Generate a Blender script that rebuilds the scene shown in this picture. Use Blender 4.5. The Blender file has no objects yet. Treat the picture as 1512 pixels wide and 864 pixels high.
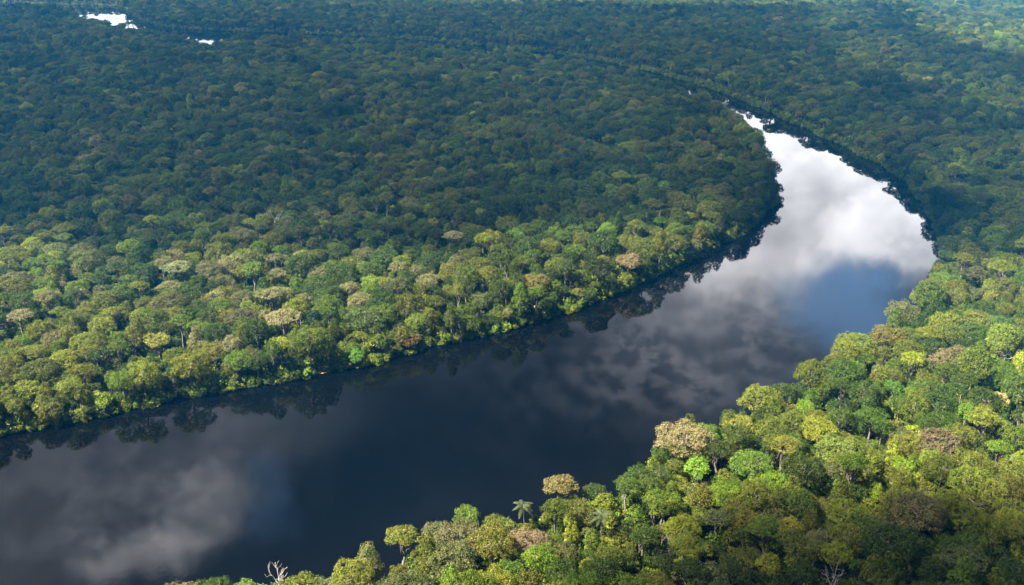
import bpy, math, random
import numpy as np
from mathutils import Vector

SEED = 11
rng = np.random.default_rng(SEED)
S = bpy.context.scene
COL = S.collection

# ------------------------------------------------------------------ camera
W0, H0 = 1512.0, 864.0           # the photograph's size, used to survey the site
FPX = 1500.0
PITCH = math.atan2(572.0, FPX)
CAM_Z = 270.0
cam_d = bpy.data.cameras.new("camera")
cam_d.sensor_width = 36.0
cam_d.lens = 36.0 * FPX / W0
cam_d.clip_start = 1.0
cam_d.clip_end = 30000.0
cam = bpy.data.objects.new("camera", cam_d)
cam.location = (0, 0, CAM_Z)
cam.rotation_euler = (math.radians(90) - PITCH, 0, 0)
COL.objects.link(cam)
S.camera = cam
cp, sp = math.cos(PITCH), math.sin(PITCH)

def at(u, v, z=0.0):
    """Where the line of sight through (u, v) of the photograph meets the level z."""
    a, b = (u - W0 / 2) / FPX, (H0 / 2 - v) / FPX
    d = (a, cp + b * sp, -sp + b * cp)
    t = (z - CAM_Z) / d[2]
    return (a * t, d[1] * t)

def project(x, y, z):
    dz = z - CAM_Z
    depth = y * cp - dz * sp
    up = y * sp + dz * cp
    return W0 / 2 + FPX * x / depth, H0 / 2 - FPX * up / depth, depth

# ------------------------------------------------------------------ river outline
left_bank = [at(u, v) for u, v in (
    (-900, 800), (-300, 705), (0, 643), (50, 634), (100, 622), (200, 601), (350, 575), (480, 553), (550, 540), (620, 518),
    (700, 502), (780, 480), (860, 456), (905, 436), (980, 403), (1040, 376), (1090, 348), (1125, 325), (1145, 305))]
left_bank += [at(u, v, 22) for u, v in (
    (1152, 262), (1148, 236), (1134, 210), (1110, 188))]
left_bank += [at(u, v, 12) for u, v in ((1090, 171),)]
left_bank += [at(u, v, 17) for u, v in ((1055, 150), (985, 123), (930, 107))]
left_bank += [at(u, v, z) for u, v, z in (
    (820, 87, 18), (700, 72, 18), (600, 66, 18), (500, 62, 17), (400, 59, 15), (350, 64, 11), (325, 72, 13), (302, 71, 13), (275, 64, 9), (240, 56, 8), (200, 45, 10),
    (188, 46, 15), (150, 37, 15), (118, 26, 12), (65, 13, 12), (20, 10, 15), (-100, 7, 15), (-400, 4, 15))]
far_bank = [at(u, v) for u, v in (
    (1392, 352), (1372, 318), (1342, 275), (1302, 246), (1210, 199), (1130, 163), (1060, 133), (960, 105), (900, 93), (830, 80), (700, 66),
    (600, 58), (500, 52), (400, 48), (300, 45), (245, 41), (205, 30), (190, 17), (178, 9), (120, 8), (60, 6), (-100, 1), (-400, -2))]
near_bank = [at(u, v, 16) for u, v in (
    (-900, 985), (-200, 915), (100, 912), (240, 884), (330, 864), (430, 860), (530, 842), (600, 802), (650, 772), (760, 758), (820, 724),
    (880, 716), (930, 702), (972, 680), (985, 634), (1050, 614), (1105, 600), (1165, 578), (1220, 538), (1288, 488), (1338, 450),
    (1378, 400), (1396, 372))]

def chaikin(p, n=2):
    p = np.array(p)
    for _ in range(n):
        q = np.empty((2 * len(p) - 2 + 2, 2))
        q[0], q[-1] = p[0], p[-1]
        q[1:-1:2] = 0.75 * p[:-1] + 0.25 * p[1:]
        q[2:-1:2] = 0.25 * p[:-1] + 0.75 * p[1:]
        p = q
    return p

river_poly = np.vstack([chaikin(left_bank), chaikin(near_bank + far_bank)[::-1]])

def sdf(px, py, poly):
    """Distance to the outline, negative inside."""
    px, py = np.asarray(px, float), np.asarray(py, float)
    d2 = np.full(px.shape, 1e18)
    inside = np.zeros(px.shape, bool)
    n = len(poly)
    for i in range(n):
        ax, ay = poly[i]
        bx, by = poly[(i + 1) % n]
        ex, ey = bx - ax, by - ay
        wx, wy = px - ax, py - ay
        t = np.clip((wx * ex + wy * ey) / (ex * ex + ey * ey + 1e-9), 0, 1)
        d2 = np.minimum(d2, (wx - ex * t) ** 2 + (wy - ey * t) ** 2)
        c = (ay > py) != (by > py)
        if c.any():
            xs = ex * (py - ay) / (ey if abs(ey) > 1e-9 else 1e-9) + ax
            inside ^= c & (px < xs)
    return np.where(inside, -1, 1) * np.sqrt(d2)

def vnoise(x, y, scale, seed):
    """Smooth value noise in 0..1."""
    x, y = np.asarray(x, float) / scale, np.asarray(y, float) / scale
    x0, y0 = np.floor(x).astype(np.int64), np.floor(y).astype(np.int64)
    fx, fy = x - x0, y - y0
    fx, fy = fx * fx * (3 - 2 * fx), fy * fy * (3 - 2 * fy)
    def h(i, j):
        k = (i * 374761393 + j * 668265263 + seed * 974634777) & 0xffffffff
        k = ((k ^ (k >> 13)) * 1274126177) & 0xffffffff
        return ((k ^ (k >> 16)) & 0xffff) / 65535.0
    return (h(x0, y0) * (1 - fx) + h(x0 + 1, y0) * fx) * (1 - fy) + (h(x0, y0 + 1) * (1 - fx) + h(x0 + 1, y0 + 1) * fx) * fy

def bank_sdf(x, y):
    x, y = np.asarray(x, float), np.asarray(y, float)
    return sdf(x, y, river_poly) + (vnoise(x, y, 34, 5) - .5) * 9 + (vnoise(x, y, 11, 6) - .5) * 4

def side(x, y):
    """Negative nearer the inner (left) bank than the outer one."""
    def dist(p):
        d = np.full(np.shape(x), 1e18)
        for q in p[::2]:
            d = np.minimum(d, (x - q[0]) ** 2 + (y - q[1]) ** 2)
        return np.sqrt(d)
    return dist(chaikin(left_bank)) - dist(chaikin(near_bank + far_bank))

def land_z(x, y, d=None):
    if d is None:
        d = bank_sdf(x, y)
    up = 0.5 + np.clip(d / 60, 0, 1) * 1.5 + np.clip(d / 300, 0, 1) * 5 * vnoise(x, y, 260, 9)
    return np.where(d > 0, np.clip(d / 3, -1, 1) * up, np.clip(d / 3, -1, 0) * 3.0)

# ------------------------------------------------------------------ materials
def mat(name):
    m = bpy.data.materials.new(name)
    m.use_nodes = True
    m.node_tree.nodes.clear()
    return m, m.node_tree.nodes, m.node_tree.links

def N(ns, kind, **kw):
    n = ns.new(kind)
    for k, v in kw.items():
        setattr(n, k, v)
    return n

def leaf_material(name, gloss=0.18):
    m, ns, L = mat(name)
    out = N(ns, "ShaderNodeOutputMaterial")
    tint = N(ns, "ShaderNodeAttribute", attribute_type='INSTANCER', attribute_name="tint")
    lv = N(ns, "ShaderNodeAttribute", attribute_type='GEOMETRY', attribute_name="lv")
    hsv = N(ns, "ShaderNodeHueSaturation")
    mr = N(ns, "ShaderNodeMapRange")
    mr.inputs[3].default_value, mr.inputs[4].default_value = 0.45, 1.55
    hr = N(ns, "ShaderNodeMapRange")
    hr.inputs[3].default_value, hr.inputs[4].default_value = 0.525, 0.478
    L.new(lv.outputs["Fac"], mr.inputs[0]); L.new(lv.outputs["Fac"], hr.inputs[0])
    L.new(mr.outputs[0], hsv.inputs["Value"]); L.new(hr.outputs[0], hsv.inputs["Hue"])
    tcx = N(ns, "ShaderNodeTexCoord")
    mot = N(ns, "ShaderNodeTexNoise"); mot.inputs["Scale"].default_value = .33; mot.inputs["Detail"].default_value = 4
    L.new(tcx.outputs["Object"], mot.inputs["Vector"])
    mom = N(ns, "ShaderNodeMapRange"); mom.inputs[1].default_value, mom.inputs[2].default_value = .42, .68
    mom.inputs[3].default_value, mom.inputs[4].default_value = 0, .75
    L.new(mot.outputs["Fac"], mom.inputs[0])
    warm = N(ns, "ShaderNodeMix", data_type='RGBA', blend_type='MULTIPLY'); warm.inputs[7].default_value = (1.06, .84, .8, 1)
    L.new(mom.outputs[0], warm.inputs[0]); L.new(tint.outputs["Color"], warm.inputs[6])
    L.new(warm.outputs[2], hsv.inputs["Color"])
    p = N(ns, "ShaderNodeBsdfPrincipled")
    p.inputs["Roughness"].default_value = 0.45
    p.inputs["Specular IOR Level"].default_value = gloss
    L.new(hsv.outputs[0], p.inputs["Base Color"])
    t = N(ns, "ShaderNodeBsdfTranslucent")
    mx = N(ns, "ShaderNodeMix", data_type='RGBA', blend_type='MULTIPLY')
    mx.inputs[0].default_value = 1.0
    mx.inputs[7].default_value = (1.25, 1.15, 0.45, 1)
    L.new(hsv.outputs[0], mx.inputs[6])
    L.new(mx.outputs[2], t.inputs["Color"])
    ms = N(ns, "ShaderNodeMixShader")
    ms.inputs[0].default_value = 0.34
    L.new(p.outputs[0], ms.inputs[1]); L.new(t.outputs[0], ms.inputs[2])
    L.new(ms.outputs[0], out.inputs["Surface"])
    return m

M_LEAF = leaf_material("leaves")

def bark_material(name, c1, c2, scale):
    m, ns, L = mat(name)
    out = N(ns, "ShaderNodeOutputMaterial")
    p = N(ns, "ShaderNodeBsdfPrincipled")
    p.inputs["Roughness"].default_value = 0.85
    tc = N(ns, "ShaderNodeTexCoord")
    mp = N(ns, "ShaderNodeMapping")
    mp.inputs["Scale"].default_value = (1, 1, 0.3)
    no = N(ns, "ShaderNodeTexNoise")
    no.inputs["Scale"].default_value = scale
    no.inputs["Detail"].default_value = 5
    cr = N(ns, "ShaderNodeValToRGB")
    cr.color_ramp.elements[0].color = (*c1, 1); cr.color_ramp.elements[1].color = (*c2, 1)
    cr.color_ramp.elements[0].position = .35; cr.color_ramp.elements[1].position = .65
    L.new(tc.outputs["Object"], mp.inputs[0]); L.new(mp.outputs[0], no.inputs["Vector"])
    L.new(no.outputs["Fac"], cr.inputs[0]); L.new(cr.outputs[0], p.inputs["Base Color"])
    bu = N(ns, "ShaderNodeBump")
    bu.inputs["Strength"].default_value = .5
    L.new(no.outputs["Fac"], bu.inputs["Height"]); L.new(bu.outputs[0], p.inputs["Normal"])
    L.new(p.outputs[0], out.inputs["Surface"])
    return m

M_BARK = bark_material("bark", (.09, .075, .055), (.21, .18, .15), 2.0)
M_BARE = bark_material("bleached_wood", (.26, .23, .20), (.48, .44, .39), 2.0)

# ground
def ground_material():
    m, ns, L = mat("forest_floor")
    out = N(ns, "ShaderNodeOutputMaterial")
    p = N(ns, "ShaderNodeBsdfPrincipled")
    p.inputs["Roughness"].default_value = .95
    tc = N(ns, "ShaderNodeTexCoord")
    no = N(ns, "ShaderNodeTexNoise"); no.inputs["Scale"].default_value = .12; no.inputs["Detail"].default_value = 8
    cr = N(ns, "ShaderNodeValToRGB")
    e = cr.color_ramp.elements
    e[0].position, e[0].color = .35, (.018, .02, .01, 1)
    e[1].position, e[1].color = .7, (.05, .055, .02, 1)
    x = e.new(.5); x.color = (.035, .03, .018, 1)
    L.new(tc.outputs["Object"], no.inputs["Vector"]); L.new(no.outputs["Fac"], cr.inputs[0])
    # bare clay on a few stretches of the bank
    at_ = N(ns, "ShaderNodeAttribute", attribute_type='GEOMETRY', attribute_name="clay")
    mx = N(ns, "ShaderNodeMix", data_type='RGBA')
    mx.inputs[7].default_value = (.42, .27, .15, 1)
    L.new(at_.outputs["Fac"], mx.inputs[0]); L.new(cr.outputs[0], mx.inputs[6])
    L.new(mx.outputs[2], p.inputs["Base Color"])
    L.new(p.outputs[0], out.inputs["Surface"])
    return m

def water_material():
    m, ns, L = mat("blackwater")
    out = N(ns, "ShaderNodeOutputMaterial")
    p = N(ns, "ShaderNodeBsdfPrincipled")
    p.inputs["Base Color"].default_value = (.001, .0012, .0016, 1)
    p.inputs["Roughness"].default_value = 0.0
    p.inputs["IOR"].default_value = 1.333
    tc = N(ns, "ShaderNodeTexCoord")
    n1 = N(ns, "ShaderNodeTexNoise"); n1.inputs["Scale"].default_value = .55; n1.inputs["Detail"].default_value = 5; n1.inputs["Roughness"].default_value = .6
    n2 = N(ns, "ShaderNodeTexNoise"); n2.inputs["Scale"].default_value = .014; n2.inputs["Detail"].default_value = 3
    mp = N(ns, "ShaderNodeMapping"); mp.inputs["Scale"].default_value = (1, .55, 1); mp.inputs["Rotation"].default_value = (0, 0, .5)
    L.new(tc.outputs["Object"], mp.inputs[0]); L.new(mp.outputs[0], n1.inputs["Vector"]); L.new(mp.outputs[0], n2.inputs["Vector"])
    mr = N(ns, "ShaderNodeMapRange"); mr.inputs[1].default_value = .4; mr.inputs[2].default_value = .65
    mr.inputs[3].default_value = .003; mr.inputs[4].default_value = .022
    L.new(n2.outputs["Fac"], mr.inputs[0])
    bu = N(ns, "ShaderNodeBump"); bu.inputs["Distance"].default_value = .5
    L.new(mr.outputs[0], bu.inputs["Strength"]); L.new(n1.outputs["Fac"], bu.inputs["Height"]); L.new(bu.outputs[0], p.inputs["Normal"])
    L.new(p.outputs[0], out.inputs["Surface"])
    return m

# ------------------------------------------------------------------ mesh helpers
def mesh_from(name, verts, quads, mats, lv=None, mat_idx=None, smooth=False):
    me = bpy.data.meshes.new(name)
    verts = np.asarray(verts, np.float32); quads = np.asarray(quads, np.int32)
    k = quads.shape[1]
    me.vertices.add(len(verts)); me.vertices.foreach_set("co", verts.ravel())
    me.loops.add(quads.size); me.loops.foreach_set("vertex_index", quads.ravel())
    me.polygons.add(len(quads))
    me.polygons.foreach_set("loop_start", np.arange(0, quads.size, k, dtype=np.int32))
    me.polygons.foreach_set("loop_total", np.full(len(quads), k, np.int32))
    for m in mats:
        me.materials.append(m)
    if mat_idx is not None:
        me.polygons.foreach_set("material_index", np.asarray(mat_idx, np.int32))
    if smooth:
        me.polygons.foreach_set("use_smooth", np.ones(len(quads), bool))
    if lv is not None:
        a = me.attributes.new("lv", 'FLOAT', 'FACE')
        a.data.foreach_set("value", np.asarray(lv, np.float32))
    me.update(calc_edges=True)
    return me

def link(name, me, parent=None):
    o = bpy.data.objects.new(name, me)
    COL.objects.link(o)
    if parent is not None:
        o.parent = parent
    return o

def unit(a):
    return a / (np.linalg.norm(a, axis=-1, keepdims=True) + 1e-9)

def leaf_quads(pos, nrm, size, r):
    """One small irregular blade per position."""
    n = len(pos)
    t = unit(np.cross(nrm, r.normal(size=(n, 3))))
    b = np.cross(nrm, t)
    s = (size * r.uniform(.65, 1.35, n))[:, None]
    a = r.uniform(.55, .9, n)[:, None]
    v = np.empty((n, 4, 3))
    v[:, 0] = pos - t * s * .5
    v[:, 1] = pos - b * s * .5 * a + t * s * r.uniform(-.15, .15, (n, 1))
    v[:, 2] = pos + t * s * .5 - nrm * s * .12
    v[:, 3] = pos + b * s * .5 * a + t * s * r.uniform(-.15, .15, (n, 1))
    return v.reshape(-1, 3), np.arange(4 * n).reshape(-1, 4)

def foliage(lobes, r, spacing=.95, per=8, size=.55, low=-.35, sag=0.0):
    """Leaves in tufts over a set of lobes (centre, radii); nothing where one lobe lies inside another."""
    C = np.array([l[0] for l in lobes]); R = np.array([l[1] for l in lobes])
    P, Nn, LV = [], [], []
    for i in range(len(lobes)):
        rx, ry, rz = R[i]
        area = 4 * math.pi * ((((rx * ry) ** 1.6 + (rx * rz) ** 1.6 + (ry * rz) ** 1.6) / 3) ** (1 / 1.6))
        n = max(6, int(area / spacing ** 2))
        d = unit(r.normal(size=(n, 3)))
        keep = (d[:, 2] > low) | (r.random(n) < .25)
        d = d[keep]
        p = C[i] + d * R[i] * r.uniform(.86, 1.06, (len(d), 1))
        buried = np.zeros(len(p), bool)
        for j in range(len(lobes)):
            if j != i:
                buried |= (((p - C[j]) / R[j]) ** 2).sum(1) < .72
        p, d = p[~buried], d[~buried]
        P.append(p); Nn.append(unit(d / R[i])); LV.append(r.uniform(0, 1, len(p)) * .5 + r.uniform(0, .38))
    P, Nn, LV = np.vstack(P), np.vstack(Nn), np.concatenate(LV)
    k = len(P)
    P = np.repeat(P, per, 0); Nn = np.repeat(Nn, per, 0); LV = np.repeat(LV, per)
    off = r.normal(size=P.shape) * spacing * .34
    P = P + off + Nn * .12
    P[:, 2] -= sag * np.abs(off[:, 0])
    nn = unit(Nn * .75 + np.array([0, 0, .35]) + r.normal(size=P.shape) * .5)
    v, q = leaf_quads(P, nn, size, r)
    return v, q, np.clip(LV + r.uniform(-.12, .25, len(P)), 0, 1)

def tube(pts, rad, sides=7):
    pts = np.asarray(pts, float)
    n = len(pts)
    V = []
    for i in range(n):
        t = unit(pts[min(i + 1, n - 1)] - pts[max(i - 1, 0)])
        a = unit(np.cross(t, (0.31, 0.95, 0.05)))
        b = np.cross(t, a)
        for k in range(sides):
            w = 2 * math.pi * k / sides
            V.append(pts[i] + (a * math.cos(w) + b * math.sin(w)) * rad[i])
    V.append(pts[-1] + unit(pts[-1] - pts[-2]) * rad[-1]); tip = len(V) - 1
    F = []
    for i in range(n - 1):
        for k in range(sides):
            F.append((i * sides + k, i * sides + (k + 1) % sides, (i + 1) * sides + (k + 1) % sides, (i + 1) * sides + k))
    for k in range(0, sides):
        F.append(((n - 1) * sides + k, (n - 1) * sides + (k + 1) % sides, tip, tip))
    return np.array(V), F

def bent(a, b, r, n=5, amp=.06):
    a, b = np.asarray(a, float), np.asarray(b, float)
    L_ = np.linalg.norm(b - a)
    t = np.linspace(0, 1, n)[:, None]
    p = a + (b - a) * t
    o = r.normal(size=(n, 3)) * amp * L_
    o[0] = 0; o[-1] = 0
    return p + o * np.sin(t * math.pi)

def join_tubes(tubes):
    V, F, o = [], [], 0
    for v, f in tubes:
        V.append(v)
        for q in f:
            F.append(tuple(i + o for i in q))
        o += len(v)
    return np.vstack(V), F

def tri_safe(me_name, V, F, m):
    """A tube mesh: quads with the tip as triangles."""
    me = bpy.data.meshes.new(me_name)
    me.from_pydata([tuple(p) for p in V], [], [tuple(dict.fromkeys(f)) for f in F])
    me.materials.append(m)
    me.polygons.foreach_set("use_smooth", np.ones(len(me.polygons), bool))
    me.update()
    return me

# ------------------------------------------------------------------ tree forms
def fib_dome(n, r, zmin=-.12):
    i = np.arange(n) + .5
    z = 1 - (1 - zmin) * i / n
    ph = i * 2.399963 + r.uniform(0, 6.28)
    s = np.sqrt(np.clip(1 - z * z, 0, 1))
    d = np.stack([np.cos(ph) * s, np.sin(ph) * s, z], 1)
    return unit(d + r.normal(size=d.shape) * .10)

def form_dome(seed, R, H, flat=.62, n=44, zmin=-.38, heads=1):
    r = np.random.default_rng(seed)
    hc = R * flat
    base = H - hc
    lobes = []
    spots = [(0., 0., 1.0, 0.)]
    if heads > 1:
        a0 = r.uniform(0, 6.28)
        spots = [(math.cos(a0 + k * 6.28 / heads + r.uniform(-.5, .5)) * R * r.uniform(.34, .5), math.sin(a0 + k * 6.28 / heads + r.uniform(-.5, .5)) * R * r.uniform(.34, .5),
                  r.uniform(.5, .72), -hc * r.uniform(0, .38)) for k in range(heads)]
    for hx_, hy_, q, dz in spots:
        for d in fib_dome(int(n * (q ** 1.6)) + 4, r, zmin):
            if r.random() < (.10 if heads > 1 else .04):
                continue
            lr = R * r.uniform(.15, .30) * (1 if heads == 1 else .85)
            c = d * np.array([R * q - lr * .7, R * q - lr * .7, hc * q - lr * .55]) * r.uniform(.78, 1.1)
            c += (hx_, hy_, base + dz + (1 - q) * hc * .9)
            lobes.append((c, np.array([lr, lr * r.uniform(.8, 1.2), lr * r.uniform(.55, .85)])))
        lobes.append((np.array([hx_, hy_, base + dz + (1 - q) * hc * .8]), np.array([R * .7 * q, R * .7 * q, hc * .7 * q])))
    return lobes, base - hc * .3

def form_lumpy(seed, R, H, n=13):
    r = np.random.default_rng(seed)
    hc = R * .85
    base = H - hc
    lobes = []
    for d in fib_dome(n, r, -.55):
        lr = R * r.uniform(.28, .46)
        c = d * np.array([R - lr * .75, R - lr * .75, hc - lr * .7]) * r.uniform(.8, 1.08)
        c[2] += base
        lobes.append((c, np.array([lr, lr * r.uniform(.85, 1.1), lr * r.uniform(.6, .85)])))
        for _ in range(r.integers(3, 6)):
            e = unit(r.normal(size=3) + d * 1.2 + np.array([0, 0, .5]))
            l2 = lr * r.uniform(.3, .5)
            lobes.append((c + e * lr * .8, np.array([l2, l2, l2 * .75])))
    lobes.append((np.array([0, 0, base]), np.array([R * .6, R * .6, hc * .6])))
    return lobes, base

def form_layered(seed, R, H, n=20):
    r = np.random.default_rng(seed)
    base = H - R * .45
    lobes = []
    for i in range(n):
        q = math.sqrt((i + .5) / n)
        a = i * 2.4 + r.uniform(-.4, .4)
        lr = R * r.uniform(.2, .36)
        tier = r.choice([0, .18, .36]) * R * (1 - q * .7)
        c = np.array([math.cos(a) * q * (R - lr), math.sin(a) * q * (R - lr), base + tier + R * .12 * (1 - q * q) + r.uniform(-.06, .06) * R])
        lobes.append((c, np.array([lr, lr, lr * r.uniform(.2, .34)])))
    return lobes, base - R * .1

def form_open(seed, R, H, n=24):
    r = np.random.default_rng(seed)
    hc = R * .8
    base = H - hc
    lobes = []
    for d in fib_dome(n, r, -.1):
        lr = R * r.uniform(.13, .24)
        c = d * np.array([R - lr, R - lr, hc - lr]) * r.uniform(.65, 1.05)
        c[2] += base
        lobes.append((c, np.array([lr, lr, lr * r.uniform(.4, .6)])))
    return lobes, base - R * .15

def form_tall(seed, R, H):
    r = np.random.default_rng(seed)
    lobes = []
    depth = R * 2.4
    for i in range(22):
        t = (i + .5) / 22
        rr = R * (.45 + .55 * math.sin(math.pi * min(1, .25 + t * .8))) * (1 - .45 * t)
        a = i * 2.4 + r.uniform(-.5, .5)
        lr = R * r.uniform(.3, .45)
        lobes.append((np.array([math.cos(a) * (rr - lr * .5), math.sin(a) * (rr - lr * .5), H - depth + depth * t]), np.array([lr, lr, lr * .8])))
    return lobes, H - depth

FORMS = [
    # kind word, lobes, radius, height, foliage settings
    ("broad dome", form_dome(1, 9.6, 25.0, .66, 62), 9.6, 25.0, dict(spacing=.9, per=9, size=.45)),
    ("broad dome", form_dome(2, 8.0, 23.0, .78, 60, heads=3), 8.0, 23.0, dict(spacing=.9, per=9, size=.45)),
    ("billowing", form_lumpy(3, 8.6, 24.0, 16), 8.6, 24.0, dict(spacing=.95, per=9, size=.43)),
    ("billowing", form_lumpy(4, 7.0, 21.0, 12), 7.0, 21.0, dict(spacing=.95, per=9, size=.43)),
    ("flat-topped", form_layered(5, 9.0, 26.0, 30), 9.0, 26.0, dict(spacing=.85, per=10, size=.43)),
    ("flat-topped", form_layered(6, 7.2, 24.0, 22), 7.2, 24.0, dict(spacing=.85, per=10, size=.43)),
    ("rounded", form_dome(7, 5.6, 20.5, 1.0, 44, heads=2), 5.6, 20.5, dict(spacing=.85, per=9, size=.43)),
    ("tall shaggy", form_tall(8, 5.4, 24.0), 5.4, 24.0, dict(spacing=.95, per=9, size=.5)),
    ("rounded", form_lumpy(9, 4.6, 17.0, 10), 4.6, 17.0, dict(spacing=.85, per=9, size=.45)),
    ("small round", form_dome(10, 3.9, 15.0, 1.1, 30, heads=2), 3.9, 15.0, dict(spacing=.8, per=9, size=.43)),
    ("open-branched", form_open(11, 7.6, 26.0, 34), 7.6, 26.0, dict(spacing=.8, per=9, size=.43)),
    ("slender", form_tall(12, 3.4, 18.0), 3.4, 18.0, dict(spacing=.85, per=9, size=.45)),
    ("billowing", form_lumpy(13, 7.8, 25.0, 19), 7.8, 25.0, dict(spacing=.9, per=9, size=.46)),
    ("rounded", form_dome(14, 6.4, 22.0, .9, 48, heads=4), 6.4, 22.0, dict(spacing=.9, per=9, size=.43)),
    ("low domed", form_dome(15, 6.4, 13.5, .95, 56, -.7, heads=3), 6.4, 13.5, dict(spacing=.9, per=9, size=.47, low=-.7)),
    ("low billowing", form_lumpy(16, 5.6, 12.0, 16), 5.6, 12.0, dict(spacing=.9, per=9, size=.48, low=-.7)),
    ("low bushy", form_lumpy(17, 4.2, 8.5, 12), 4.2, 8.5, dict(spacing=.85, per=9, size=.47, low=-.7)),
]
NF = len(FORMS)
F_R = np.array([f[2] for f in FORMS]); F_H = np.array([f[3] for f in FORMS])
crown_mesh, trunk_mesh, whole_obj = [], [], []
for i, (kw, (lobes, base), R, H, fs) in enumerate(FORMS):
    r = np.random.default_rng(100 + i)
    cv, cq, lv = foliage(lobes, r, **fs)
    crown_mesh.append(mesh_from("crown", cv, cq, [M_LEAF], lv))
    tr = .028 * H * (.7 + .05 * R)
    tr = min(tr, .75)
    top = np.array([r.uniform(-.6, .6), r.uniform(-.6, .6), base + (H - base) * .55])
    stem = bent((0, 0, -1.0), top, r, 8, .02)
    tubes = [tube(stem, np.linspace(tr, tr * .35, 8), 8)]
    tubes[0][0][:8, :2] *= 1.6
    outer = [l for l in lobes if np.hypot(l[0][0], l[0][1]) > R * .25]
    r.shuffle(outer)
    for l in outer[:(14 if kw in ("open-branched", "flat-topped") else 9)]:
        k = r.integers(4, 7)
        tubes.append(tube(bent(stem[k], l[0] + np.array([0, 0, -l[1][2] * .3]), r, 5, .07), np.linspace(tr * .42, tr * .12, 5), 5))
    tv, tf = join_tubes(tubes)
    tm = tri_safe("trunk", tv, tf, M_BARK)
    trunk_mesh.append(tm)
    # the same tree as one mesh, for the part of the forest too far off to count
    q3 = np.array([(f[0], f[1], f[2], f[3]) for f in tf if len(set(f)) == 4]) + len(cv)
    wm = mesh_from("forest_tree", np.vstack([cv, tv]), np.vstack([cq, q3]), [M_LEAF, M_BARK],
                   np.concatenate([lv, np.zeros(len(q3))]), np.concatenate([np.zeros(len(cq)), np.ones(len(q3))]))
    whole_obj.append(bpy.data.objects.new("forest_tree", wm))

# ------------------------------------------------------------------ palette
PALETTE = [  # word, albedo, share
    ("dark green", (.038, .066, .009), .20),
    ("deep green", (.052, .090, .010), .20),
    ("mid green", (.078, .124, .012), .19),
    ("olive green", (.108, .130, .016), .19),
    ("dull grey-green", (.098, .118, .034), .08),
    ("yellow-green", (.150, .190, .016), .10),
    ("lime green", (.120, .200, .014), .016),
    ("pale tan", (.195, .192, .075), .012),
    ("brown-tinged", (.115, .112, .034), .007),
]
P_SHARE = np.array([p[2] for p in PALETTE]); P_SHARE = P_SHARE / P_SHARE.sum()
P_COL = np.array([p[1] for p in PALETTE])
WORD = {p[0]: i for i, p in enumerate(PALETTE)}

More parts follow.
